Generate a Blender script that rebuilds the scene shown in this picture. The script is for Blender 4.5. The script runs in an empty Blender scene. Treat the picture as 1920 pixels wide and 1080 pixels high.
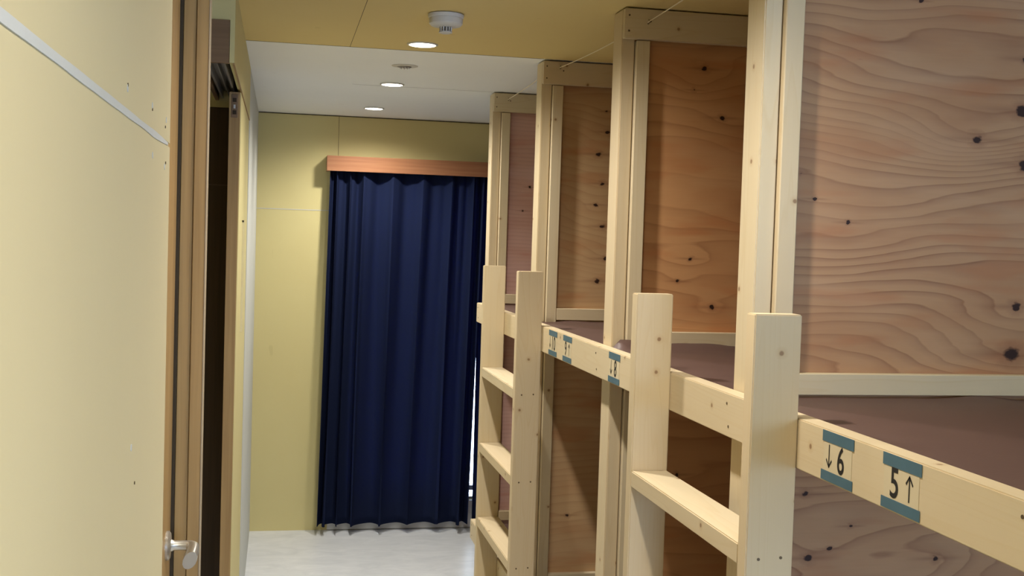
import bpy, bmesh, math, random
from mathutils import Vector, Matrix, noise

random.seed(7)
scene = bpy.context.scene
COL = scene.collection
PI = math.pi

# ------------------------------------------------------------------ camera
H = 1.7088
YAW, PITCH, ROLL, FPX = 0.198189, -0.042316, 0.031368, 2176.9
F = Vector((math.sin(YAW) * math.cos(PITCH), math.cos(YAW) * math.cos(PITCH), math.sin(PITCH)))
R0 = Vector((math.cos(YAW), -math.sin(YAW), 0)); U0 = R0.cross(F)
R = R0 * math.cos(ROLL) + U0 * math.sin(ROLL)
U = -R0 * math.sin(ROLL) + U0 * math.cos(ROLL)
cd = bpy.data.cameras.new('camera'); cam = bpy.data.objects.new('camera', cd); COL.objects.link(cam)
M = Matrix((R, U, -F)).transposed().to_4x4(); M.translation = (0, 0, H)
cam.matrix_world = M
cd.sensor_fit = 'HORIZONTAL'; cd.sensor_width = 36; cd.lens = 36 * FPX / 1920
cd.clip_start = 0.02; cd.clip_end = 200
scene.camera = cam

# ------------------------------------------------------------------ world, daylight, exposure
SKY = 12.0          # daylight outside the curtained window
LAMP = 74.0        # watts of each ceiling downlight
DAY = 60.0         # added cool daylight from an unseen window behind the camera
w = bpy.data.worlds.new('daylight'); scene.world = w; w.use_nodes = True
bg = w.node_tree.nodes['Background']; bg.inputs[0].default_value = (0.62, 0.78, 1.0, 1); bg.inputs[1].default_value = SKY
vs = scene.view_settings
vs.view_transform = 'Standard'; vs.look = 'None'; vs.gamma = 1; vs.use_curve_mapping = False; vs.exposure = 0.0
ar = bpy.data.lights.new('added_daylight', 'AREA'); ar.shape = 'RECTANGLE'; ar.size = 1.3; ar.size_y = 1.1
ar.energy = DAY; ar.color = (0.28, 0.50, 1.0)  # added lamp, cools the near wall and nearest partition
ao = bpy.data.objects.new('added_daylight', ar); COL.objects.link(ao); ao.location = (1.95, -2.56, 1.45)
ao.rotation_euler = (PI / 2, 0, 0)      # looks along +Y

# ------------------------------------------------------------------ node helpers
class G:
    def __init__(s, name, rough=0.6, spec=0.3):
        s.m = bpy.data.materials.new(name); s.m.use_nodes = True
        s.t = s.m.node_tree; s.b = s.t.nodes['Principled BSDF']
        s.b.inputs['Roughness'].default_value = rough
        s.b.inputs['Specular IOR Level'].default_value = spec
    def n(s, ty, **k):
        x = s.t.nodes.new(ty)
        for a, b in k.items(): setattr(x, a, b)
        return x
    def l(s, a, b): s.t.links.new(a, b)
    def val(s, sock, v):
        if isinstance(v, (int, float)): sock.default_value = v
        elif isinstance(v, tuple): sock.default_value = v if len(v) == len(sock.default_value) else (*v, 1)
        else: s.l(v, sock)
    def m_(s, op, a, b=0.0, c=0.0, clamp=False):
        x = s.n('ShaderNodeMath', operation=op, use_clamp=clamp)
        s.val(x.inputs[0], a); s.val(x.inputs[1], b)
        if op in ('MULTIPLY_ADD', 'COMPARE', 'SMOOTH_MIN'): s.val(x.inputs[2], c)
        return x.outputs[0]
    def coord(s, rnd=0.0, kind='Object'):
        c = s.n('ShaderNodeTexCoord').outputs[kind]
        if rnd:
            oi = s.n('ShaderNodeObjectInfo').outputs['Random']
            v = s.n('ShaderNodeVectorMath', operation='SCALE'); v.inputs[0].default_value = (13.1, 7.7, 5.3); s.l(oi, v.inputs['Scale'])
            a = s.n('ShaderNodeVectorMath', operation='ADD'); s.l(c, a.inputs[0]); s.l(v.outputs[0], a.inputs[1]); c = a.outputs[0]
        return c
    def scale(s, v, sc):
        x = s.n('ShaderNodeVectorMath', operation='MULTIPLY'); s.l(v, x.inputs[0]); x.inputs[1].default_value = sc; return x.outputs[0]
    def noise(s, v, sc, det=3, rough=0.5, dist=0.0):
        x = s.n('ShaderNodeTexNoise'); s.l(v, x.inputs['Vector']); x.inputs['Scale'].default_value = sc
        x.inputs['Detail'].default_value = det; x.inputs['Roughness'].default_value = rough; x.inputs['Distortion'].default_value = dist
        return x.outputs[0]
    def ramp(s, f, pts, interp='LINEAR'):
        x = s.n('ShaderNodeValToRGB'); s.l(f, x.inputs[0]); cr = x.color_ramp; cr.interpolation = interp
        while len(cr.elements) < len(pts): cr.elements.new(0.5)
        for e, (p, c) in zip(cr.elements, pts):
            e.position = p; e.color = (c, c, c, 1) if isinstance(c, (int, float)) else (*c, 1)
        return x.outputs[0]
    def mix(s, f, a, b, mode='MIX'):
        x = s.n('ShaderNodeMix', data_type='RGBA', blend_type=mode)
        s.val(x.inputs[0], f); s.val(x.inputs[6], a); s.val(x.inputs[7], b); return x.outputs[2]
    def base(s, v): s.val(s.b.inputs['Base Color'], v)
    def bump(s, h, st=0.3, d=0.002):
        x = s.n('ShaderNodeBump'); s.l(h, x.inputs['Height']); x.inputs['Strength'].default_value = st; x.inputs['Distance'].default_value = d
        s.l(x.outputs[0], s.b.inputs['Normal'])

def plain(name, c, rough=0.5, metal=0.0, var=0.04, sc=40):
    g = G(name, rough); co = g.coord(1)
    n = g.noise(co, sc, 3)
    g.base(g.mix(n, tuple(x * (1 - var) for x in c), tuple(x * (1 + var) for x in c)))
    g.b.inputs['Metallic'].default_value = metal
    return g.m

def gypsum(name, c, c2, rough=0.75):
    g = G(name, rough, 0.2); co = g.coord()
    n = g.noise(co, 1.6, 4, 0.55); f = g.noise(co, 55, 2)
    b = g.mix(g.ramp(n, [(0.3, 0.0), (0.7, 1.0)]), c, c2)
    sp = g.noise(g.scale(co, (1, 1, 0.4)), 14, 2, 0.5)
    b = g.mix(g.ramp(sp, [(0.74, 0.0), (0.78, 0.35)]), b, tuple(x * 0.8 for x in c))
    g.base(b); g.bump(f, 0.08, 0.001); return g.m

def lumber(name, axis, tone=(0.635, 0.54, 0.37)):
    g = G(name, 0.55, 0.3); co = g.coord(1)
    s = [1.0, 1.0, 1.0]; s[axis] = 0.06
    st = g.scale(co, tuple(s))
    w1 = g.noise(st, 9, 3, 0.5, 0.6)
    fr = g.m_('FRACT', g.m_('MULTIPLY', w1, 14.0))
    grain = g.ramp(fr, [(0.0, 0.0), (0.72, 0.35), (0.9, 1.0), (1.0, 0.1)])
    fine = g.noise(st, 160, 2, 0.6)
    lo = tuple(x * k for x, k in zip(tone, (0.90, 0.83, 0.72)))
    b = g.mix(g.m_('MULTIPLY', grain, 0.6), tone, lo)
    b = g.mix(g.m_('MULTIPLY', fine, 0.18), b, tuple(x * 0.75 for x in tone))
    blotch = g.noise(st, 4, 2)
    b = g.mix(g.ramp(blotch, [(0.42, 0.0), (0.7, 0.5)]), b, tuple(x * k for x, k in zip(tone, (0.98, 0.86, 0.78))))
    oi = g.n('ShaderNodeObjectInfo').outputs['Random']
    b = g.mix(g.m_('MULTIPLY', oi, 0.45), b, tuple(x * k for x, k in zip(tone, (1.0, .93, .80))))
    # sparse knots
    sx = g.n('ShaderNodeSeparateXYZ'); g.l(co, sx.inputs[0]); oth = [k for k in range(3) if k != axis]
    cb = g.n('ShaderNodeCombineXYZ'); g.l(sx.outputs[axis], cb.inputs[0]); g.l(g.m_('ADD', sx.outputs[oth[0]], sx.outputs[oth[1]]), cb.inputs[1])
    v = g.n('ShaderNodeTexVoronoi', feature='F1', voronoi_dimensions='2D'); g.l(cb.outputs[0], v.inputs['Vector']); v.inputs['Scale'].default_value = 11.0
    sep = g.n('ShaderNodeSeparateColor'); g.l(v.outputs['Color'], sep.inputs[0])
    pick = g.m_('GREATER_THAN', sep.outputs[0], 0.70)
    wob = g.m_('ADD', v.outputs['Distance'], g.m_('MULTIPLY', g.noise(co, 90, 2), 0.04))
    halo = g.ramp(wob, [(0.05, 1.0), (0.17, 0.0)])
    core = g.ramp(wob, [(0.055, 1.0), (0.080, 0.0)])
    b = g.mix(g.m_('MULTIPLY', g.m_('MULTIPLY', halo, pick), 0.35), b, (0.42, 0.25, 0.10))
    b = g.mix(g.m_('MULTIPLY', g.m_('MULTIPLY', core, pick), 0.75), b, (0.20, 0.10, 0.045))
    g.base(b); g.bump(fine, 0.12, 0.001); return g.m

def veneer(name, axis, c, c2, rough=0.4):
    g = G(name, rough, 0.35); co = g.coord(1)
    s = [1.0, 1.0, 1.0]; s[axis] = 0.03
    st = g.scale(co, tuple(s))
    n = g.noise(st, 70, 4, 0.6, 0.3); n2 = g.noise(st, 220, 2)
    b = g.mix(g.ramp(n, [(0.32, 0.0), (0.68, 1.0)]), c, c2)
    b = g.mix(g.m_('MULTIPLY', n2, 0.3), b, tuple(x * 0.6 for x in c)); g.base(b); g.bump(n2, 0.1, 0.0006); return g.m

def plywood(name, knots, seed=0.0, light=(0.52, 0.30, 0.16), dark=(0.25, 0.105, 0.048), freq=24.0, wavy=2.2, contrast=0.75):
    """knots: (x, z, radius, swirl amplitude, spread) in the panel's own metres"""
    g = G(name, 0.55, 0.25); co = g.coord()
    sp = g.n('ShaderNodeSeparateXYZ'); g.l(co, sp.inputs[0]); x, z = sp.outputs[0], sp.outputs[2]
    off = g.n('ShaderNodeVectorMath', operation='ADD'); g.l(co, off.inputs[0]); off.inputs[1].default_value = (seed, 0, seed * 1.7)
    big = g.noise(g.scale(off.outputs[0], (0.55, 1, 2.0)), 2.0, 2, 0.45)
    mid = g.noise(g.scale(off.outputs[0], (0.35, 1, 3.0)), 6.0, 3, 0.5)
    Fd = g.m_('MULTIPLY', z, freq)
    Fd = g.m_('ADD', Fd, g.m_('MULTIPLY', big, wavy * 4))
    Fd = g.m_('ADD', Fd, g.m_('MULTIPLY', mid, wavy * 0.55))
    core = None; halo = None
    wob = g.m_('MULTIPLY', g.m_('SUBTRACT', g.noise(g.scale(co, (.6, 1, 1)), 75, 3), 0.5), 0.018)
    for (kx, kz, kr, amp, spr) in knots:
        dx = g.m_('SUBTRACT', x, kx); dz = g.m_('SUBTRACT', z, kz)
        dx2 = g.m_('MULTIPLY', dx, dx); dz2 = g.m_('MULTIPLY', dz, dz)
        q = g.m_('ADD', g.m_('MULTIPLY', dx2, 0.22 / spr ** 2), g.m_('MULTIPLY', dz2, 1.0 / spr ** 2))
        Fd = g.m_('ADD', Fd, g.m_('MULTIPLY', g.m_('EXPONENT', g.m_('MULTIPLY', q, -1.0)), amp))
        d = g.m_('ADD', g.m_('SQRT', g.m_('ADD', g.m_('MULTIPLY', dx2, 0.55), dz2)), wob)
        c = g.m_('SUBTRACT', 1.0, g.m_('DIVIDE', d, kr * .72), clamp=True)
        h = g.m_('SUBTRACT', 1.0, g.m_('DIVIDE', d, kr * 1.7), clamp=True)
        # a thin horizontal streak beside the knot
        sk = g.m_('MULTIPLY', g.m_('SUBTRACT', 1.0, g.m_('DIVIDE', g.m_('ABSOLUTE', dz), kr * 0.7), clamp=True),
                  g.m_('SUBTRACT', 1.0, g.m_('DIVIDE', g.m_('ABSOLUTE', dx), kr * 8), clamp=True))
        h = g.m_('MAXIMUM', g.m_('MULTIPLY', h, .8), g.m_('MULTIPLY', sk, 0.7))
        core = c if core is None else g.m_('MAXIMUM', core, c)
        halo = h if halo is None else g.m_('MAXIMUM', halo, h)
    fr = g.m_('FRACT', Fd)
    gr = g.ramp(fr, [(0.0, 0.05), (0.45, 0.12), (0.80, 0.55), (0.93, 1.0), (1.0, 0.05)])
    vis = g.ramp(g.noise(g.scale(off.outputs[0], (0.6, 1, 2.2)), 3.0, 2), [(0.3, 0.35), (0.65, 1.0)])
    b = g.mix(g.m_('MULTIPLY', g.m_('MULTIPLY', gr, vis), contrast), light, dark)
    bl = g.noise(g.scale(off.outputs[0], (0.8, 1, 2.5)), 4.0, 3)
    b = g.mix(g.ramp(bl, [(0.45, 0.0), (0.75, 0.55)]), b, tuple(a * k for a, k in zip(light, (0.80, 0.62, 0.52))))
    fl = g.noise(g.scale(off.outputs[0], (0.5, 1, 2.4)), 7.0, 2, 0.5)
    b = g.mix(g.ramp(fl, [(0.56, 0.0), (0.68, 0.5)]), b, tuple(a * k for a, k in zip(light, (0.86, 0.58, 0.45))))
    fl2 = g.noise(g.scale(off.outputs[0], (0.7, 1, 3.0)), 3.1, 2, 0.5)
    b = g.mix(g.ramp(fl2, [(0.55, 0.0), (0.72, 0.4)]), b, tuple(min(.9, a * k) for a, k in zip(light, (1.12, 1.25, 1.45))))
    fine = g.noise(g.scale(off.outputs[0], (0.05, 1, 1.0)), 240, 2)
    b = g.mix(g.m_('MULTIPLY', fine, 0.22), b, tuple(a * 0.6 for a in light))
    if halo is not None:
        b = g.mix(g.m_('MULTIPLY', halo, 0.75), b, (0.17, 0.06, 0.03))
        b = g.mix(g.ramp(core, [(0.0, 0.0), (0.35, 1.0)]), b, (0.03, 0.012, 0.008))
    g.base(b); g.bump(fr, 0.05, 0.001); return g.m

# ------------------------------------------------------------------ materials
M_gyp = gypsum('cream_gypsum_board', (0.61, 0.53, 0.255), (0.63, 0.56, 0.28))
M_gypn = gypsum('daylit_cream_gypsum_board', (0.60, 0.505, 0.30), (0.62, 0.53, 0.32))  # near wall's copy of the cream board, cool daylight put into the colour
M_gypc = gypsum('cream_ceiling_board', (0.68, 0.53, 0.23), (0.70, 0.56, 0.25))
M_white = gypsum('white_painted_board', (0.84, 0.86, 0.86), (0.87, 0.89, 0.89))
M_filler = plain('joint_filler', (0.56, 0.56, 0.54), 0.7)
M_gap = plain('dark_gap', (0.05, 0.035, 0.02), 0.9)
M_lx = lumber('spruce_across', 0); M_ly = lumber('spruce_along', 1); M_lz = lumber('spruce_upright', 2)
M_dz = veneer('brown_door_veneer', 2, (0.42, 0.265, 0.105), (0.31, 0.185, 0.068))
M_dx = veneer('brown_box_veneer', 0, (0.24, 0.145, 0.075), (0.17, 0.10, 0.05))
M_val = veneer('reddish_valance_veneer', 0, (0.36, 0.17, 0.085), (0.28, 0.12, 0.06), 0.28)
M_dd = veneer('shaded_door_veneer', 2, (0.10, 0.065, 0.035), (0.07, 0.045, 0.025))  # darkness of the unlit recess is put into this colour
M_metal = plain('satin_nickel', (0.62, 0.60, 0.55), 0.32, 0.85)
M_track = plain('dark_aluminium', (0.32, 0.31, 0.29), 0.45, 0.7)
M_screw = plain('screw_head', (0.13, 0.09, 0.05), 0.5, 0.3)
M_plast = plain('white_plastic', (0.62, 0.60, 0.54), 0.45)
M_cage = plain('grey_cage', (0.28, 0.26, 0.24), 0.4, 0.4)
M_cord = plain('cream_cord', (0.75, 0.66, 0.50), 0.8)
M_tape = plain('teal_tape', (0.07, 0.135, 0.17), 0.6, 0, 0.15, 25)
M_ink = plain('black_ink', (0.02, 0.017, 0.015), 0.6)
M_paper = plain('cream_paper', (0.62, 0.52, 0.34), 0.6, 0, 0.04, 30)
M_alu = plain('window_aluminium', (0.35, 0.37, 0.40), 0.4, 0.4)
M_sill = plain('grey_sill', (0.55, 0.56, 0.57), 0.5)
M_ply_edge = plain('plywood_edge', (0.42, 0.27, 0.15), 0.7)

g = G('brown_vinyl_cover', 0.5, 0.35); co = g.coord()
n = g.noise(co, 7, 4); n2 = g.noise(co, 120, 2)
g.base(g.mix(n, (0.090, 0.050, 0.041), (0.115, 0.066, 0.055))); g.bump(n2, 0.15, 0.001); M_deck = g.m

g = G('pale_mottled_floor', 0.32, 0.45); co = g.coord()
n = g.noise(g.scale(co, (1, 2.2, 1)), 5, 6, 0.65, 1.2)
g.base(g.mix(g.ramp(n, [(0.3, 0.0), (0.7, 1.0)]), (0.58, 0.605, 0.63), (0.72, 0.74, 0.76))); M_floor = g.m

g = G('navy_cloth', 1.0, 0.04); co = g.coord()
n = g.noise(co, 400, 2)
g.base(g.mix(n, (0.010, 0.015, 0.040), (0.015, 0.022, 0.060)))
tr = g.n('ShaderNodeBsdfTranslucent'); tr.inputs[0].default_value = (0.04, 0.065, 0.30, 1)
mx = g.n('ShaderNodeMixShader'); mx.inputs[0].default_value = 0.13
out = g.t.nodes['Material Output']; g.l(g.b.outputs[0], mx.inputs[1]); g.l(tr.outputs[0], mx.inputs[2]); g.l(mx.outputs[0], out.inputs[0])
M_cur = g.m

g = G('window_glass'); g.t.nodes.remove(g.b)
tp = g.n('ShaderNodeBsdfTransparent'); gl = g.n('ShaderNodeBsdfGlossy'); gl.inputs['Roughness'].default_value = 0.02
fz = g.n('ShaderNodeFresnel'); fz.inputs[0].default_value = 1.45
mx = g.n('ShaderNodeMixShader'); g.l(fz.outputs[0], mx.inputs[0]); g.l(tp.outputs[0], mx.inputs[1]); g.l(gl.outputs[0], mx.inputs[2])
g.l(mx.outputs[0], g.t.nodes['Material Output'].inputs[0]); M_glass = g.m

g = G('lamp_diffuser'); g.b.inputs['Emission Color'].default_value = (1.0, 0.93, 0.78, 1); g.b.inputs['Emission Strength'].default_value = 14; M_lamp = g.m

# ------------------------------------------------------------------ mesh helpers
def box(bm, x0, x1, y0, y1, z0, z1, bev=0.0, seg=1):
    b = bmesh.new()
    bmesh.ops.create_cube(b, size=1)
    for v in b.verts:
        v.co = Vector(((x0 + x1) / 2 + v.co.x * (x1 - x0), (y0 + y1) / 2 + v.co.y * (y1 - y0), (z0 + z1) / 2 + v.co.z * (z1 - z0)))
    if bev: bmesh.ops.bevel(b, geom=b.edges[:], offset=bev, segments=seg, affect='EDGES')
    me = bpy.data.meshes.new('tmp'); b.to_mesh(me); b.free(); bm.from_mesh(me); bpy.data.meshes.remove(me)
    return bm

def cyl(bm, p0, p1, r0, r1=None, seg=20):
    r1 = r0 if r1 is None else r1
    p0 = Vector(p0); p1 = Vector(p1); d = p1 - p0
    rot = d.to_track_quat('Z', 'Y').to_matrix().to_4x4()
    bmesh.ops.create_cone(bm, cap_ends=True, segments=seg, radius1=r0, radius2=r1, depth=d.length,
                          matrix=Matrix.Translation((p0 + p1) / 2) @ rot)
    return bm

def lathe(bm, prof, centre, seg=40):
    rings = []
    for r, z in prof:
        rings.append([bm.verts.new((centre[0] + r * math.cos(2 * PI * i / seg), centre[1] + r * math.sin(2 * PI * i / seg), centre[2] + z)) for i in range(seg)])
    for a, b in zip(rings, rings[1:]):
        for i in range(seg): bm.faces.new((a[i], a[(i + 1) % seg], b[(i + 1) % seg], b[i]))
    if prof[0][0] > 1e-6: bm.faces.new(rings[0])
    if prof[-1][0] > 1e-6: bm.faces.new(rings[-1][::-1])
    bmesh.ops.recalc_face_normals(bm, faces=bm.faces[:])
    return bm

def tube(bm, pts, r, seg=8):
    pts = [Vector(p) for p in pts]; rings = []
    for i, p in enumerate(pts):
        d = (pts[min(i + 1, len(pts) - 1)] - pts[max(i - 1, 0)]).normalized()
        a = d.cross(Vector((0, 0, 1)))
        if a.length < 1e-3: a = d.cross(Vector((1, 0, 0)))
        a.normalize(); b = a.cross(d)
        rr = r[i] if isinstance(r, (list, tuple)) else r
        rings.append([bm.verts.new(p + a * rr * math.cos(2 * PI * k / seg) + b * rr * math.sin(2 * PI * k / seg)) for k in range(seg)])
    for A, B in zip(rings, rings[1:]):
        for k in range(seg): bm.faces.new((A[k], A[(k + 1) % seg], B[(k + 1) % seg], B[k]))
    bm.faces.new(rings[0][::-1]); bm.faces.new(rings[-1])
    bmesh.ops.recalc_face_normals(bm, faces=bm.faces[:])
    return bm

def obj(name, bm, mat, parent=None, smooth=False):
    me = bpy.data.meshes.new(name); bm.to_mesh(me); bm.free()
    me.materials.append(mat)
    if smooth:
        for p in me.polygons: p.use_smooth = True
        me.set_sharp_from_angle(angle=math.radians(40))
    o = bpy.data.objects.new(name, me); COL.objects.link(o)
    if parent: o.parent = parent
    return o

def B(*a, **k): return box(bmesh.new(), *a, **k)
def Bm(lst, bev=0.0):
    bm = bmesh.new()
    for a in lst: box(bm, *a, bev=bev)
    return bm

def thing(name, label, cat, loc=(0, 0, 0), group=None):
    o = bpy.data.objects.new(name, None); COL.objects.link(o); o.location = loc; o.empty_display_size = 0.1
    tag(o, label, cat, group); return o
def tag(o, label=None, cat=None, group=None):
    if label: o['label'] = label
    if cat: o['category'] = cat
    if group: o['group'] = group
    return o
def struct(name, bm=None, mat=None, loc=None, label=None, cat=None):
    if bm is None:
        o = bpy.data.objects.new(name, None); COL.objects.link(o)
        if loc: o.location = loc
    else: o = obj(name, bm, mat)
    o['kind'] = 'structure'
    if label: o['label'] = label
    if cat: o['category'] = cat
    return o

# ------------------------------------------------------------------ main dimensions
XL = -0.134          # corridor face of the left wall
ZC = 2.376           # ceiling
YF = 6.70            # far wall
XRT = 3.02           # right wall
YB = -2.5            # wall behind the camera
XR = 0.9055          # face of the bed rails
T, W = 0.038, 0.089
XP = XR + T          # face of the posts
PY = [2.208, 3.2166, 4.2525, 5.2678]

# ------------------------------------------------------------------ room shell
struct('floor', B(-1.3, XRT + .1, YB - .1, YF + .1, -0.1, 0), M_floor, label='pale grey mottled vinyl floor of the corridor', cat='floor')
ce = struct('ceiling', B(-1.3, XRT + .1, YB - .1, 4.218, ZC, ZC + .1), M_gypc, label='cream plasterboard ceiling over the near corridor', cat='ceiling')
struct('ceiling_far', B(-1.3, XRT + .1, 4.222, YF + .1, ZC + .001, ZC + .1), M_white, label='white painted ceiling over the far end', cat='ceiling')
struct('trim_1', B(-0.134, .94, 4.2165, 4.2195, ZC - .0006, ZC + .02), M_gap, label='dark joint between the cream and the white ceiling', cat='ceiling joint')
struct('trim_2', B(.2285, .2300, 1.4, 4.218, ZC - .0004, ZC + .01), M_gap, label='thin board joint running along the cream ceiling', cat='ceiling joint')
struct('trim_3', B(-0.134, XRT, YF - .004, YF, ZC - .004, ZC), M_gap, label='dark joint between the far wall and the white ceiling', cat='ceiling joint')
struct('trim_4', B(.3, XRT, 5.262, 5.2635, ZC - .0002, ZC + .01), plain('pale_joint', (.6, .6, .6)), label='faint joint in the white far ceiling', cat='ceiling joint')

# window opening in the far wall
WX0, WX1, WZ0, WZ1 = 0.36, 2.0, 0.165, 2.04
wf = Bm([(-1.3, WX0, YF, YF + .12, 0, ZC), (WX1, XRT + .1, YF, YF + .12, 0, ZC), (WX0, WX1, YF, YF + .12, WZ1, ZC), (WX0, WX1, YF, YF + .12, 0, WZ0)])
wfar = struct('wall_far', wf, M_gyp, label='cream plasterboard far wall around the curtained window', cat='wall')
obj('wall_joint', Bm([(.3125, .3145, YF - .0008, YF + .01, 2.145, ZC)]), M_gap, wfar)
obj('board_joint', Bm([(XL, WX0, YF - .0015, YF + .01, 1.8345, 1.8385)]), M_filler, wfar)
struct('wall_right', B(XRT, XRT + .1, YB - .1, YF + .1, 0, ZC), M_gyp, label='cream plasterboard wall at the heads of the bunks', cat='wall')
# back wall, opened for an added window that lets in cool daylight
bw = Bm([(-1.3, 1.25, YB - .1, YB, 0, ZC), (2.65, XRT + .1, YB - .1, YB, 0, ZC), (1.25, 2.65, YB - .1, YB, 2.05, ZC), (1.25, 2.65, YB - .1, YB, 0, .85)])
struct('wall_back', bw, M_gyp, label='cream plasterboard wall behind the viewer', cat='wall')
w2 = struct('added_window', Bm([(1.25, 1.29, YB - .08, YB - .03, .85, 2.05), (2.61, 2.65, YB - .08, YB - .03, .85, 2.05), (1.29, 2.61, YB - .08, YB - .03, 2.01, 2.05), (1.29, 2.61, YB - .08, YB - .03, .85, .89)]), M_alu,
            label='added unseen window behind the viewer, for cool daylight', cat='window')
# far window, part hidden by curtains
w1 = struct('window_1', Bm([(WX0, WX0 + .045, YF + .03, YF + .09, WZ0, WZ1), (WX1 - .045, WX1, YF + .03, YF + .09, WZ0, WZ1),
                           (WX0, WX1, YF + .03, YF + .09, WZ1 - .045, WZ1), (WX0, WX1, YF + .03, YF + .09, WZ0, WZ0 + .012),
                           (WX0, WX1, YF + .03, YF + .09, .214, .243)]), M_alu, label='tall sliding window behind the navy curtains', cat='window')
obj('pane', Bm([(WX0 + .045, WX1 - .045, YF + .058, YF + .062, WZ0 + .012, WZ1 - .045)]), M_glass, w1)
obj('window_sill', Bm([(.30, WX1 + .05, YF - .014, YF - .0005, .003, .163)], .003), M_sill, w1)

# left wall: near board
wl = Bm([(XL - .045, XL, YB, 1.473, 0, 1.8065), (XL - .045, XL, YB, 1.473, 1.8115, ZC), (XL - .045, XL - .002, YB, 1.473, 1.8065, 1.8115)])
wleft = struct('wall_left', wl, M_gypn, label='cream plasterboard left wall nearest the viewer', cat='wall')
bm = bmesh.new()   # smeared joint filler
N = 60
y0, y1 = .45, 1.44
for i in range(N):
    a = y0 + (y1 - y0) * i / N; b = y0 + (y1 - y0) * (i + 1) / N
    wd = .0045 + .0015 * noise.noise(Vector((a * 9, 0, 0))) - max(0, (a - 1.36)) * .03
    box(bm, XL - .002, XL + .0008, a, b, 1.8095 - wd, 1.8085 + wd * .7)
obj('joint_filler', bm, M_filler, wleft)
bm = bmesh.new()
for (yy, zz) in [(.56, 1.835), (1.07, 1.83), (1.27, 1.836), (1.42, 1.835), (.575, 1.79), (1.28, 1.785), (1.41, 1.78), (1.14, 1.50), (.9, 1.38), (.46, 1.77)]:
    cyl(bm, (XL - .001, yy, zz), (XL + .0006, yy, zz), .0035, seg=12)
obj('screw_filler', bm, M_filler, wleft)
bm = bmesh.new()
for (yy, zz) in [(1.07, 1.833), (1.27, 1.832), (1.41, 1.826), (1.42, 1.785), (.545, 1.811), (1.17, 1.46)]:
    cyl(bm, (XL - .001, yy, zz), (XL + .0009, yy, zz), .0016, seg=10)
obj('screw_mark', bm, M_screw, wleft)
obj('wall_joint', B(XL - .001, XL + .0003, .5555, .5565, 0, 1.80), plain('pencil_line', (.5, .46, .3)), wleft)

# ---- door 1 : brown hinged door set in the left wall, lever handle
d1 = struct('door_1', loc=(-.186, 2.195, 0), label='brown wood door in the left wall with a lever handle', cat='door')
def L(o, root):          # keep world-space meshes when parented
    o.matrix_parent_inverse = Matrix.Translation(-root.location); return o
L(obj('door_leaf', B(-.222, -.186, 1.33, 2.195, .008, 2.30, bev=.0015), M_dz, d1), d1)
L(obj('door_frame', Bm([(-.181, -.158, 2.209, 2.235, 0, ZC - .002), (-.1575, XL, 2.206, 2.235, 0, ZC - .002)], .0012), M_dz, d1), d1)
L(obj('frame_edge', B(XL - .002, XL + .0009, 2.2050, 2.236, 0, ZC - .002, bev=.001), plain('pale_edge_banding', (.40, .31, .20)), d1), d1)
hd = L(obj('door_handle', lathe(bmesh.new(), [(.026, -.186), (.026, -.182), (.0225, -.179), (.011, -.1775), (.0085, -.172), (.0085, -.150)], (0, 0, 0)), M_metal, d1, True), d1)
for v in hd.data.vertices:
    c = v.co.copy(); v.co = Vector((c.z, 2.12 + c.x, 1.145 + c.y))
bm = bmesh.new()
path = []
rr = []
for i in range(13):
    t = i / 12
    a = min(1, t * 2.2) * PI / 2
    x = -.150 + .012 * math.sin(a); y = 2.12 - .012 * (1 - math.cos(a)) - max(0, t - .4) * .125
    path.append((x, y, 1.145 - .003 * t)); rr.append(.0088 + .0025 * t)
tube(bm, path, rr, 14)
for v in bm.verts:
    if v.co.y < 2.10: v.co.z = 1.144 + (v.co.z - 1.144) * 1.35; v.co.x = -.1385 + (v.co.x + .138) * 1.05 - (v.co.z - 1.144) * -.25
lv = L(obj('lever', bm, M_metal, None, True), d1); lv.parent = hd; lv.matrix_parent_inverse = Matrix.Identity(4)
# walls round the recess
struct('wall_left_return', Bm([(-1.2, -.262, 2.16, 2.235, 0, ZC), (-.262, -.1815, 2.2012, 2.2352, 0, ZC)]), M_gap, label='return behind the brown door frame, coloured dark for the shade in the gap', cat='wall')  # closes the door gap; its shade is put in as dark colour
struct('wall_left_lining', B(-.30, -.262, -0.2, 2.16, 0, ZC), M_gyp, label='wall lining behind the brown door', cat='wall')

# ---- alcove behind the sliding door
struct('wall_alcove', Bm([(-1.2, -.1765, 4.26, 4.34, 2.142, ZC), (-1.2, -.95, 4.26, 4.34, 0, 2.142), (-1.24, -1.2, 2.16, 4.34, 0, ZC)]), M_gyp,
       label='cream wall above the shaded door inside the recess', cat='wall')
d3 = struct('door_3', loc=(-.95, 4.27, 0), label='brown door at the end of the unlit recess, shade put into its colour', cat='door')
L(obj('door_leaf', B(-.9495, -.1775, 4.262, 4.30, .005, 2.1415, bev=.001), M_dd, d3), d3)
L(obj('door_groove', B(-.90, -.18, 4.2605, 4.264, 1.866, 1.869), plain('groove_line', (.16, .11, .07)), d3), d3)

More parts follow.
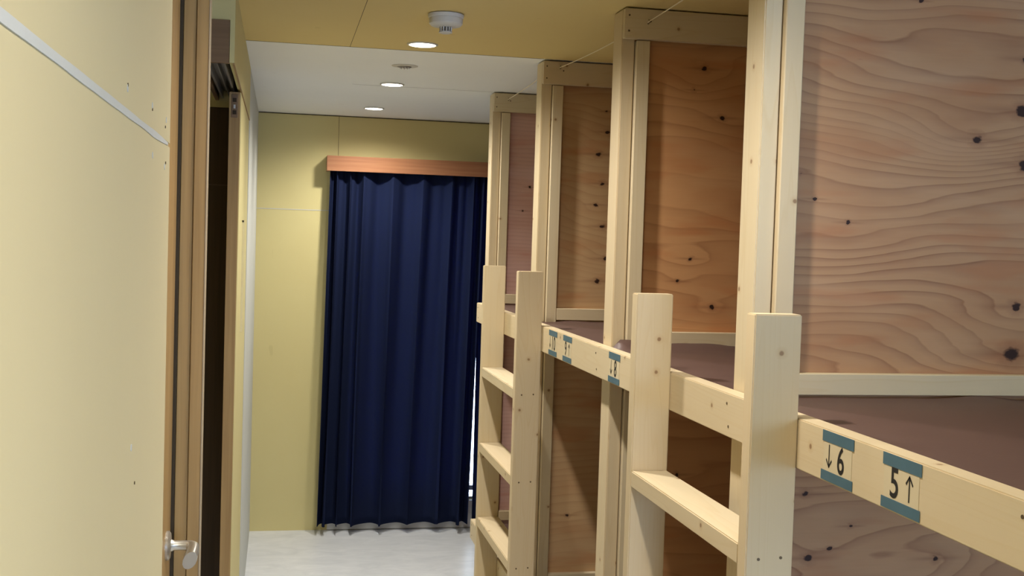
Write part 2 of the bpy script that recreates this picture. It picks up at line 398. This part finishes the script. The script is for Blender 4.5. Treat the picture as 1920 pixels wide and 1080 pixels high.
# ---- bulkhead and sliding door
struct('wall_left_bulkhead', Bm([(-.147, XL, 3.30, 4.93, 2.167, ZC), (-.25, -.147, 3.30, 4.25, 2.283, ZC)]), M_gyp,
       label='cream bulkhead above the sliding door', cat='wall')
struct('trim_5', B(-.1380, XL + .0010, 3.30, 4.93, 2.1615, 2.1668), M_dz, label='thin brown edge under the bulkhead', cat='trim')
d2 = struct('door_2', loc=(-.154, 3.907, 0), label='open sliding door hung under the brown track box', cat='door')
L(obj('track_box', Bm([(-.235, -.148, 3.292, 3.312, 2.165, 2.282), (-.235, -.222, 3.312, 4.255, 2.165, 2.282), (-.222, -.148, 3.312, 4.255, 2.262, 2.282)], .001), M_dx, d2), d2)
tr_ = L(obj('track', Bm([(-.214, -.207, 3.31, 4.255, 2.172, 2.26), (-.188, -.184, 3.31, 4.255, 2.176, 2.26), (-.166, -.160, 3.31, 4.9, 2.170, 2.26), (-.214, -.160, 3.31, 4.25, 2.2, 2.206)]), M_track, d2), d2)
lf = L(obj('door_leaf', B(-.1725, -.1375, 3.907, 4.88, .01, 2.158, bev=.001), M_dz, d2), d2)
fc = L(obj('door_face', B(-.1375, -.1352, 3.911, 4.88, .012, 2.156), M_gyp, d2), d2)
L(obj('pull_groove', Bm([(-.1355, XL + .0045, 4.30, 4.31, 1.34, 1.745), (-.1355, XL + .0045, 4.345, 4.355, 1.34, 1.745), (-.1355, XL + .0045, 4.30, 4.355, 1.738, 1.745), (-.1355, -.1348, 4.31, 4.345, 1.34, 1.738)]), plain('pull_brass', (.62, .55, .33), .4), d2), d2)
lt = L(obj('latch', B(-.1655, -.1445, 3.9035, 3.909, 2.075, 2.150, bev=.001), M_dx, d2), d2)
lb = L(obj('latch_slot', Bm([(-.161, -.149, 3.9015, 3.9045, 2.125, 2.138), (-.161, -.149, 3.9015, 3.9045, 2.085, 2.098)]), M_gap, None), d2); lb.parent = lt; lb.matrix_parent_inverse = Matrix.Identity(4)
lb2 = L(obj('latch_roller', Bm([(-.158, -.152, 3.9000, 3.9045, 2.104, 2.116)]), M_metal, None), d2); lb2.parent = lt; lb2.matrix_parent_inverse = Matrix.Identity(4)
# white end section
struct('wall_left_far', Bm([(XL - .06, XL, 4.93, YF, 0, ZC)]), gypsum('off_white_paint', (.56, .57, .52), (.60, .61, .56)), label='white painted strip of left wall beside the far corner', cat='wall')
struct('wall_left_pocket', Bm([(-.24, XL - .06, 4.34, YF, 0, ZC)]), M_gyp, label='pocket wall behind the sliding door', cat='wall')

# ------------------------------------------------------------------ curtain valance and curtains
vb = thing('curtain_valance', 'reddish brown wooden box valance above the navy curtains', 'curtain valance', (1.15, YF, 2.057))
L(obj('front_board', B(.247, 2.06, 6.58, 6.594, 2.057, 2.142, bev=.001), M_val, vb), vb)
L(obj('end_board', B(.247, .261, 6.595, YF - .001, 2.057, 2.142), M_val, vb), vb)
L(obj('end_board', B(2.046, 2.06, 6.595, YF - .001, 2.057, 2.142), M_val, vb), vb)
L(obj('top_board', B(.2615, 2.0455, 6.595, YF - .001, 2.130, 2.142), M_val, vb), vb)
L(obj('curtain_rail', B(.27, 2.04, 6.622, 6.645, 2.09, 2.105), M_plast, vb), vb)

def curtain(name, top, bottom, ztop, zbot, peaks, seed, label, yc=6.645, depth=.050, hem=.115):
    """top / bottom: x range; peaks: positions 0..1 of the pleats that stand forward"""
    rnd = random.Random(seed)
    nz = 48; n = 26
    us = []; ws = []
    ps = [0.0] + peaks + [1.0]
    for k in range(len(ps) - 1):
        for i in range(n):
            us.append(ps[k] + (ps[k + 1] - ps[k]) * i / n); ws.append(k + i / n)
    us.append(1.0); ws.append(len(ps) - 1.0)
    am = [rnd.uniform(.75, 1.15) for _ in range(len(ps) + 1)]
    bm = bmesh.new(); grid = []
    for j in range(nz + 1):
        v = j / nz; z = ztop + (zbot - ztop) * v; row = []
        for u, f in zip(us, ws):
            k = int(f); fr = f - k; A = am[min(k, len(am) - 2)] * (1 - fr) + am[min(k + 1, len(am) - 1)] * fr
            pk = .60                                             # a wide face, then a narrow one coming forward
            q = fr / pk if fr < pk else (1 - fr) / (1 - pk)
            m = (1 - q) ** (1.5 - .5 * v); m = m * m * (3 - 2 * m) * .6 + m * .4
            mid = .22 * (1 - v) * math.sin(PI * fr) ** 2 * math.cos(4 * PI * fr + k)
            D = depth + (hem - depth) * v
            y = yc + .014 - D * A * (m + mid)
            end = min(1, u * 14, (1 - u) * 14)
            x = (top[0] + (top[1] - top[0]) * u) * (1 - v) + (bottom[0] + (bottom[1] - bottom[0]) * u) * v
            x -= end * A * (.006 + .018 * v) * math.sin(2 * PI * fr)
            x += end * .008 * math.sin(v * 2.4 + k * 1.9) * v
            row.append(bm.verts.new((x, y, z + (0.005 * (m - .5) if j == nz else 0))))
        grid.append(row)
    for j in range(nz):
        for i in range(len(us) - 1): bm.faces.new((grid[j][i], grid[j + 1][i], grid[j + 1][i + 1], grid[j][i + 1]))
    bmesh.ops.recalc_face_normals(bm, faces=bm.faces[:])
    o = obj(name, bm, M_cur, None, True)
    sm = o.modifiers.new('thick', 'SOLIDIFY'); sm.thickness = .0012
    tag(o, label, 'curtain', 'navy pleated curtains on the far window'); return o
curtain('curtain', (.268, 1.150), (.238, 1.098), 2.088, .050, [.045, .13, .215, .405, .60, .79, .93], 3, 'wide navy blue pleated curtain hanging left of the slit of daylight')
curtain('curtain', (1.131, 2.02), (1.140, 2.03), 2.088, .050, [.05, .2, .35, .5, .65, .8, .93], 5, 'dark navy curtain edge right of the daylight slit, behind the bunk end', yc=6.668, depth=.016, hem=.02)

# ------------------------------------------------------------------ partitions
def K(lst, y0):      # knots given as world x,z
    return [(x - XP, z, r, a, s) for x, z, r, a, s in lst]
knA = K([(1.541, 2.014, .019, 2.6, .11), (1.435, 1.949, .014, 2.0, .07), (1.55, 1.90, .017, -2.4, .09), (1.545, 1.597, .013, 1.6, .06),
         (1.541, 1.495, .022, 2.8, .10), (1.292, 2.228, .004, .3, .03), (1.074, 1.81, .005, .3, .03), (1.149, 1.764, .005, .3, .03),
         (1.544, 2.122, .010, 1.0, .05), (1.04, 1.86, .003, -2.6, .10), (1.16, 2.10, .001, 1.8, .08),
         (1.092, 1.064, .011, 1.0, .05), (1.185, 1.13, .005, .4, .03), (1.139, 1.083, .006, .4, .04), (1.384, 1.057, .009, 1.6, .07), (1.082, 1.20, .009, .6, .04), (1.7, .95, .012, 2, .1), (1.25, 1.0, .001, 3.0, .09)], 0)
knB = K([(1.26, 2.081, .009, .8, .04), (1.178, 1.667, .007, .7, .035), (1.25, 1.526, .010, 1.0, .05), (1.171, 2.157, .006, .8, .04), (1.20, 2.22, .010, 1.4, .05), (1.14, 1.60, .006, .5, .03),
         (1.16, 1.03, .008, .6, .04), (1.4, 1.8, .01, 1.4, .07)], 0)
knC = K([(1.174, 2.038, .012, 1.2, .05), (1.206, 2.123, .009, 1.0, .05), (1.194, 1.928, .010, 1.0, .05), (1.17, 1.848, .008, .8, .05), (1.20, 1.766, .011, 2.8, .10),
         (1.215, 1.644, .011, 1.0, .05), (1.185, 1.558, .012, 1.0, .05), (1.20, 2.20, .006, .5, .03), (1.10, .66, .007, .5, .03), (1.4, 1.7, .01, 2, .1)], 0)
knD = K([(1.13, 1.95, .006, .5, .03), (1.10, 1.84, .005, .4, .03), (1.16, .45, .009, .5, .03), (1.3, 1.7, .008, 1.0, .06)], 0)
ply = [plywood('plywood_nearest', knA, 1.3, light=(.475, .275, .142), dark=(.20, .078, .040), freq=42, wavy=2.6, contrast=.8),
       plywood('plywood_second', knB, 4.1, light=(.60, .32, .145), dark=(.32, .135, .055), freq=16, wavy=1.6, contrast=.6),
       plywood('plywood_third', knC, 8.2, light=(.56, .37, .20), dark=(.36, .20, .09), freq=34, wavy=1.5, contrast=.5),
       plywood('plywood_fourth', knD, 2.7, light=(.70, .45, .40), dark=(.48, .27, .23), freq=55, wavy=.8, contrast=.55)]  # last sheet: bluish daylight of the far window put into the pinkish base
plab = ['plywood bunk partition nearest the viewer, bold swirling grain and large dark knots',
        'orange plywood bunk partition framed by pale lumber, second from the viewer',
        'plywood bunk partition with a vertical row of dark knots, third from the viewer',
        'plywood bunk partition farthest from the viewer, daylight put into its pinkish colour, beside the curtain']
def screws(bm, pts, axis, r=.0028):
    for p in pts:
        d = Vector((0, -.0008, 0)) if axis == 'y' else Vector((-.0008, 0, 0))
        cyl(bm, Vector(p) - d * .5, Vector(p) + d, r, seg=10)
    return bm
LEN = XRT - XP - .004
for i, y in enumerate(PY):
    r = thing('bunk_partition', plab[i], 'bunk partition', (XP, y, 0), 'plywood partitions between the bunks')
    obj('post', B(0, T, 0, W, 0, ZC - .003, bev=.0025, seg=2), M_lz, r)
    obj('stud', Bm([(T + .0025, T + .0025 + .040, -.0135, .0115, .0, 2.2855)], .002), M_lz, r)
    hdr = obj('header_board', B(0.0, LEN, -.026, -.0006, 2.2875, ZC - .004, bev=.002, seg=2), M_lx, r)
    x0 = T + .0435
    obj('plywood_sheet', B(T + .001, LEN, .012, .024, .001, ZC - .003), ply[i], r)
    obj('upper_plate', B(x0, LEN, -.0135, .0115, 1.409, 1.4525, bev=.0012), M_lx, r)
    obj('lower_plate', B(x0, LEN, -.0135, .0115, .398, .4415, bev=.0012), M_lx, r)
    obj('back_stud', B(LEN - .04, LEN, .025, .025 + W - .012, 0, ZC - .004), M_lz, r)
    for p in [(.012, -.0262, 2.352), (.012, -.0262, 2.308), (.075, -.0262, 2.338)]: obj('screw', screws(bmesh.new(), [p], 'y'), M_screw, hdr)

# ------------------------------------------------------------------ rails
def rail(ztop, label, y0=.25, y1=5.3276):
    r = thing('bed_rail', label, 'bed rail', (XR, (y0 + y1) / 2, ztop - W), 'front rails of the bunks')
    a = obj('board', B(0, T - .0004, y0 - (y0 + y1) / 2, y1 - (y0 + y1) / 2, 0, W, bev=.002, seg=2), M_ly, r)
    ys = []
    bm = bmesh.new()
    for yy in [1.26] + [p + .02 for p in PY]:
        for k, zz in ((0, .068), (1, .022)):
            obj('screw', screws(bmesh.new(), [(-.0002, yy - .012 * k + .006 - (y0 + y1) / 2, zz)], 'x'), M_screw, a)
    return r
rail(1.407, 'long pale lumber upper bunk rail carrying the taped bed numbers')
rail(.3905, 'pale lumber lower bunk rail near the floor, passing behind the ladders')

# ------------------------------------------------------------------ bunk decks
bays = [(0.30, PY[0]), (PY[0] + W + .001, PY[1]), (PY[1] + W + .001, PY[2]), (PY[2] + W + .001, PY[3])]
where = ['in the bay nearest the viewer', 'in the second bay, behind the near ladder', 'in the third bay, behind numbers 9 and 10', 'in the farthest bay, behind the far ladder']
for lev, zt in (('upper', 1.402), ('lower', .386)):
    for i, (a, b) in enumerate(bays):
        b -= .0145
        r = thing('bunk_deck', f'dark brown covered {lev} bunk deck {where[i]}', 'bunk deck', (XP, (a + b) / 2, zt - .024), 'brown bunk decks')
        obj('deck_board', B(.0006, LEN, a - (a + b) / 2, b - (a + b) / 2, 0, .018), M_ply_edge, r)
        bm = bmesh.new(); nx, ny = 70, 60; g_ = []
        for ix in range(nx + 1):
            row = []
            for iy in range(ny + 1):
                x = .0006 + (LEN - .0006) * (ix / nx) ** 1.6; v = iy / ny; y = (a + b) / 2 + (b - a) * (v - .5)
                e = min(v, 1 - v) * (b - a)
                z = .0205 + .0016 * noise.noise(Vector((x * 5, y * 5, i + zt)))
                if lev == 'upper':
                    z += .006 * math.exp(-e / .03) * (1 + 1.3 * noise.noise(Vector((x * 9, v * 3 + 4, i * 3.1))))
                    if i == 1:                       # the cover rides up in front of the second partition
                        dd = (1 - v) * (b - a)
                        z += (.017 + .012 * noise.noise(Vector((x * 6.5, 1.7, 0)))) * math.exp(-(dd / .045) ** 2) * min(1, x / .02)
                row.append(bm.verts.new((x, y - (a + b) / 2, max(z, .0186))))
            g_.append(row)
        for ix in range(nx):
            for iy in range(ny): bm.faces.new((g_[ix][iy], g_[ix + 1][iy], g_[ix + 1][iy + 1], g_[ix][iy + 1]))
        bmesh.ops.recalc_face_normals(bm, faces=bm.faces[:])
        c = obj('brown_cover', bm, M_deck, r, True)
        c['label'] = 'dark brown vinyl cover'

# ------------------------------------------------------------------ ladders
def ladder(yn, yf, ztop, rungs, label, knots):
    cx = XR - W
    r = thing('bunk_ladder', label, 'ladder', (XR - W / 2, (yn + yf + T) / 2, 0), 'lumber ladders on the bunks')
    x0 = -W / 2; x1 = W / 2 - .0006; oy = (yn + yf + T) / 2
    for k, yy in enumerate((yn, yf)):
        s = obj('stile', B(x0, x1, yy - oy, yy + T - oy, 0, ztop, bev=.0022, seg=2), M_lz, r)
        for z in rungs:
            for p in [(x0 + .024, yy - oy - .0002, z - .019), (x0 + .066, yy - oy - .0002, z - .017)]: obj('screw', screws(bmesh.new(), [p], 'y'), M_screw, s)
    for z in rungs:
        obj('rung', B(x0 + .0003, x1 - .0003, yn + T - oy + .0002, yf - oy - .0002, z - T, z, bev=.0022, seg=2), M_ly, r)
    return r
ladder(1.9008, 2.585, 1.591, [1.176, .871, .566, .261], 'pale lumber ladder nearest the viewer, fixed to the upper bunk rail', [])
ladder(3.9561, 4.641, 1.5972, [1.183, .874, .568, .262], 'pale lumber ladder fixed at the far bunks, beside the navy curtain', [])

# ------------------------------------------------------------------ number signs on the rail
def glyph(txt, h, wfac):
    cu = bpy.data.curves.new('t', 'FONT'); cu.body = txt; cu.size = 1; cu.offset = .012; cu.resolution_u = 6
    o = bpy.data.objects.new('t', cu); COL.objects.link(o)
    bpy.context.view_layer.update()
    me = bpy.data.meshes.new_from_object(o.evaluated_get(bpy.context.evaluated_depsgraph_get()))
    bpy.data.objects.remove(o); bpy.data.curves.remove(cu)
    xs = [v.co.x for v in me.vertices]; ys = [v.co.y for v in me.vertices]
    x0, x1, y0, y1 = min(xs), max(xs), min(ys), max(ys)
    wd = h * wfac
    pts = [((v.co.x - (x0 + x1) / 2) / (x1 - x0) * wd, (v.co.y - (y0 + y1) / 2) / (y1 - y0) * h) for v in me.vertices]
    faces = [tuple(p.vertices) for p in me.polygons]
    bpy.data.meshes.remove(me); return pts, faces
def flat(bm, pts, faces, cy, cz, x):      # seen from -X: reading direction is -Y
    vs_ = [bm.verts.new((x, cy - p[0], cz + p[1])) for p in pts]
    for f in faces:
        try: bm.faces.new([vs_[k] for k in f])
        except ValueError: pass
def arrow(up, h):
    t = .0016; s = 1 if up else -1
    a = h / 2
    quad = [(-t, -a * s), (t, -a * s), (t, a * s * .9), (-t, a * s * .9)]
    hw, hl = .0105, .013
    l = [(0, a * s), (-hw, (a - hl) * s), (-hw + .002, (a - hl - .003) * s), (0, (a - .0045) * s)]
    r_ = [(0, a * s), (hw, (a - hl) * s), (hw - .002, (a - hl - .003) * s), (0, (a - .0045) * s)]
    pts = quad + l + r_
    return pts, [(0, 1, 2, 3), (4, 5, 6, 7), (8, 9, 10, 11)]
def sign(num, up, yfar, ynear, label, tilt=0.0):
    cy = (yfar + ynear) / 2; wd = yfar - ynear
    z0, z1 = 1.3195 + .002, 1.405
    r = thing('number_sign', label, 'sign', (XR, cy, (z0 + z1) / 2), 'bed number signs on the upper rail')
    cz = 0; hh = (z1 - z0) / 2
    pp = obj('paper', B(-.0007, -.0001, -wd / 2 + .006, wd / 2 - .004, -hh + .004, hh - .004), M_paper, r)
    obj('tape_strip', B(-.0013, -.0006, -wd / 2, wd / 2, hh - .0185, hh), M_tape, r)
    obj('tape_strip', B(-.0013, -.0006, -wd / 2 + .001, wd / 2 + .002, -hh, -hh + .0165), M_tape, r)
    for o in r.children:
        for v in o.data.vertices: v.co.z += -v.co.y * tilt
    nh = .046
    wf_ = .50 if len(num) == 1 else 1.0
    bm = bmesh.new(); pts, fc_ = glyph(num, nh, wf_); s = -1 if up else 1
    flat(bm, pts, fc_, -s * wd * (.18 if up else .11 if len(num) == 1 else .12), 0, -.0011)
    obj('numeral', bm, M_ink, r)
    bm = bmesh.new(); pts, fc_ = arrow(up, .040); flat(bm, pts, fc_, s * wd * (.21 if up else .27 if len(num) == 1 else .34), 0, -.0011)
    obj('arrow', bm, M_ink, r)
    return r
sign('5', True, 1.603, 1.495, 'taped bed number sign reading 5 with an up arrow')
sign('6', False, 1.803, 1.695, 'taped bed number sign reading 6 with a down arrow')
sign('8', False, 3.104, 2.997, 'taped bed number sign reading 8 with a down arrow')
sign('9', True, 3.636, 3.525, 'taped bed number sign reading 9 with an up arrow')
sign('10', False, 3.838, 3.722, 'taped bed number sign reading 10 with a down arrow')

# ------------------------------------------------------------------ curtain cords between headers
def cord(ya, za, yb, zb, x, label):
    r = thing('tension_wire', label, 'cord', (x, yb, zb), 'cream cords strung between the headers')
    n = 14; pts = []
    for i in range(n + 1):
        t = i / n; pts.append((x, ya + (yb - ya) * t, za + (zb - za) * t - .006 * math.sin(PI * t)))
    L(obj('line', tube(bmesh.new(), pts, .0016, 8), M_cord, r), r)
    L(obj('hook', tube(bmesh.new(), [(x, yb + .002, zb - .004), (x, yb - .006, zb - .006), (x + .004, yb - .010, zb), (x, yb - .006, zb + .006)], .0013, 6), M_screw, r), r)
cord(.35, 2.338, PY[0] - .0275, 2.338, 1.008, 'cream cord strung to the header nearest the viewer, outside the frame')
cord(PY[0] + .026, 2.372, PY[1] - .0275, 2.335, 1.010, 'cream cord running up from the header of the second plywood partition')
cord(PY[1] + .026, 2.330, PY[2] - .0275, 2.349, 1.004, 'cream cord running from the header of the third partition, with the row of knots')
cord(PY[2] + .026, 2.370, PY[3] - .0275, 2.344, 1.007, 'short cream cord tied to the header of the farthest partition')

# ------------------------------------------------------------------ ceiling fittings
LX = .471
ys = [6.204, 5.184, 4.063, 2.96, 1.92, .25]
dl = ['small round downlight farthest along the white ceiling', 'round downlight in the white ceiling, beyond the flush sprinkler plate',
      'large bright round downlight in the cream ceiling beside the smoke detector'] + ['round downlight in the cream ceiling over the second bunk bay', 'round downlight in the cream ceiling just before the nearest bunk partition', 'round downlight in the cream ceiling almost over the viewer']
for yy, lb_ in zip(ys, dl):
    r = thing('downlight', lb_, 'ceiling light', (LX, yy, ZC), 'round downlights along the corridor ceiling')
    obj('trim_ring', lathe(bmesh.new(), [(.054, -.0005), (.0535, -.0035), (.047, -.0045), (.0455, -.0015), (.0455, -.0004)], (0, 0, 0)), M_plast, r, True)
    obj('diffuser', lathe(bmesh.new(), [(.0455, -.0016), (.0452, -.0038), (.001, -.0044)], (0, 0, 0)), M_lamp, r, True)
    ld = bpy.data.lights.new('downlight_lamp', 'SPOT'); ld.energy = LAMP; ld.color = (1.0, .95, .875); ld.spot_size = math.radians(162); ld.spot_blend = 1.0; ld.shadow_soft_size = .035
    lo = bpy.data.objects.new('lamp', ld); COL.objects.link(lo); lo.parent = r; lo.location = (0, 0, -.012)

r = thing('smoke_detector', 'round white smoke detector with a small cage, on the cream ceiling', 'smoke detector', (.473, 3.49, ZC))
obj('base', lathe(bmesh.new(), [(.050, -.0003), (.054, -.003), (.053, -.012), (.050, -.014), (.051, -.018), (.050, -.030), (.044, -.036), (.022, -.039)], (0, 0, 0)), M_plast, r, True)
bm = bmesh.new()
for k in range(12):
    a = 2 * PI * k / 12; cyl(bm, (.018 * math.cos(a), .018 * math.sin(a), -.038), (.017 * math.cos(a), .017 * math.sin(a), -.054), .0018, seg=6)
lathe(bm, [(.020, -.053), (.0205, -.056), (.012, -.059), (.0005, -.0595)], (0, 0, 0))
obj('cage', bm, M_plast, r, True)
obj('sensor', lathe(bmesh.new(), [(.011, -.038), (.011, -.053)], (0, 0, 0), 16), M_cage, r)
r = thing('sprinkler_plate', 'flush round white sprinkler plate with a dark slotted centre, in the white ceiling', 'sprinkler', (.467, 4.61, ZC))
obj('plate', lathe(bmesh.new(), [(.052, .0005), (.0515, -.001), (.030, -.0035), (.028, -.001), (.028, .0005)], (0, 0, 0)), M_plast, r, True)
obj('grille', lathe(bmesh.new(), [(.027, -.0005), (.024, -.006), (.002, -.007)], (0, 0, 0)), M_cage, r, True)
bm = bmesh.new()
for k in range(8):
    a = 2 * PI * k / 8; box(bm, -.0015 + .017 * math.cos(a), .0015 + .017 * math.cos(a), -.0015 + .017 * math.sin(a), .0015 + .017 * math.sin(a), -.011, -.006)
obj('spoke', bm, M_plast, r)
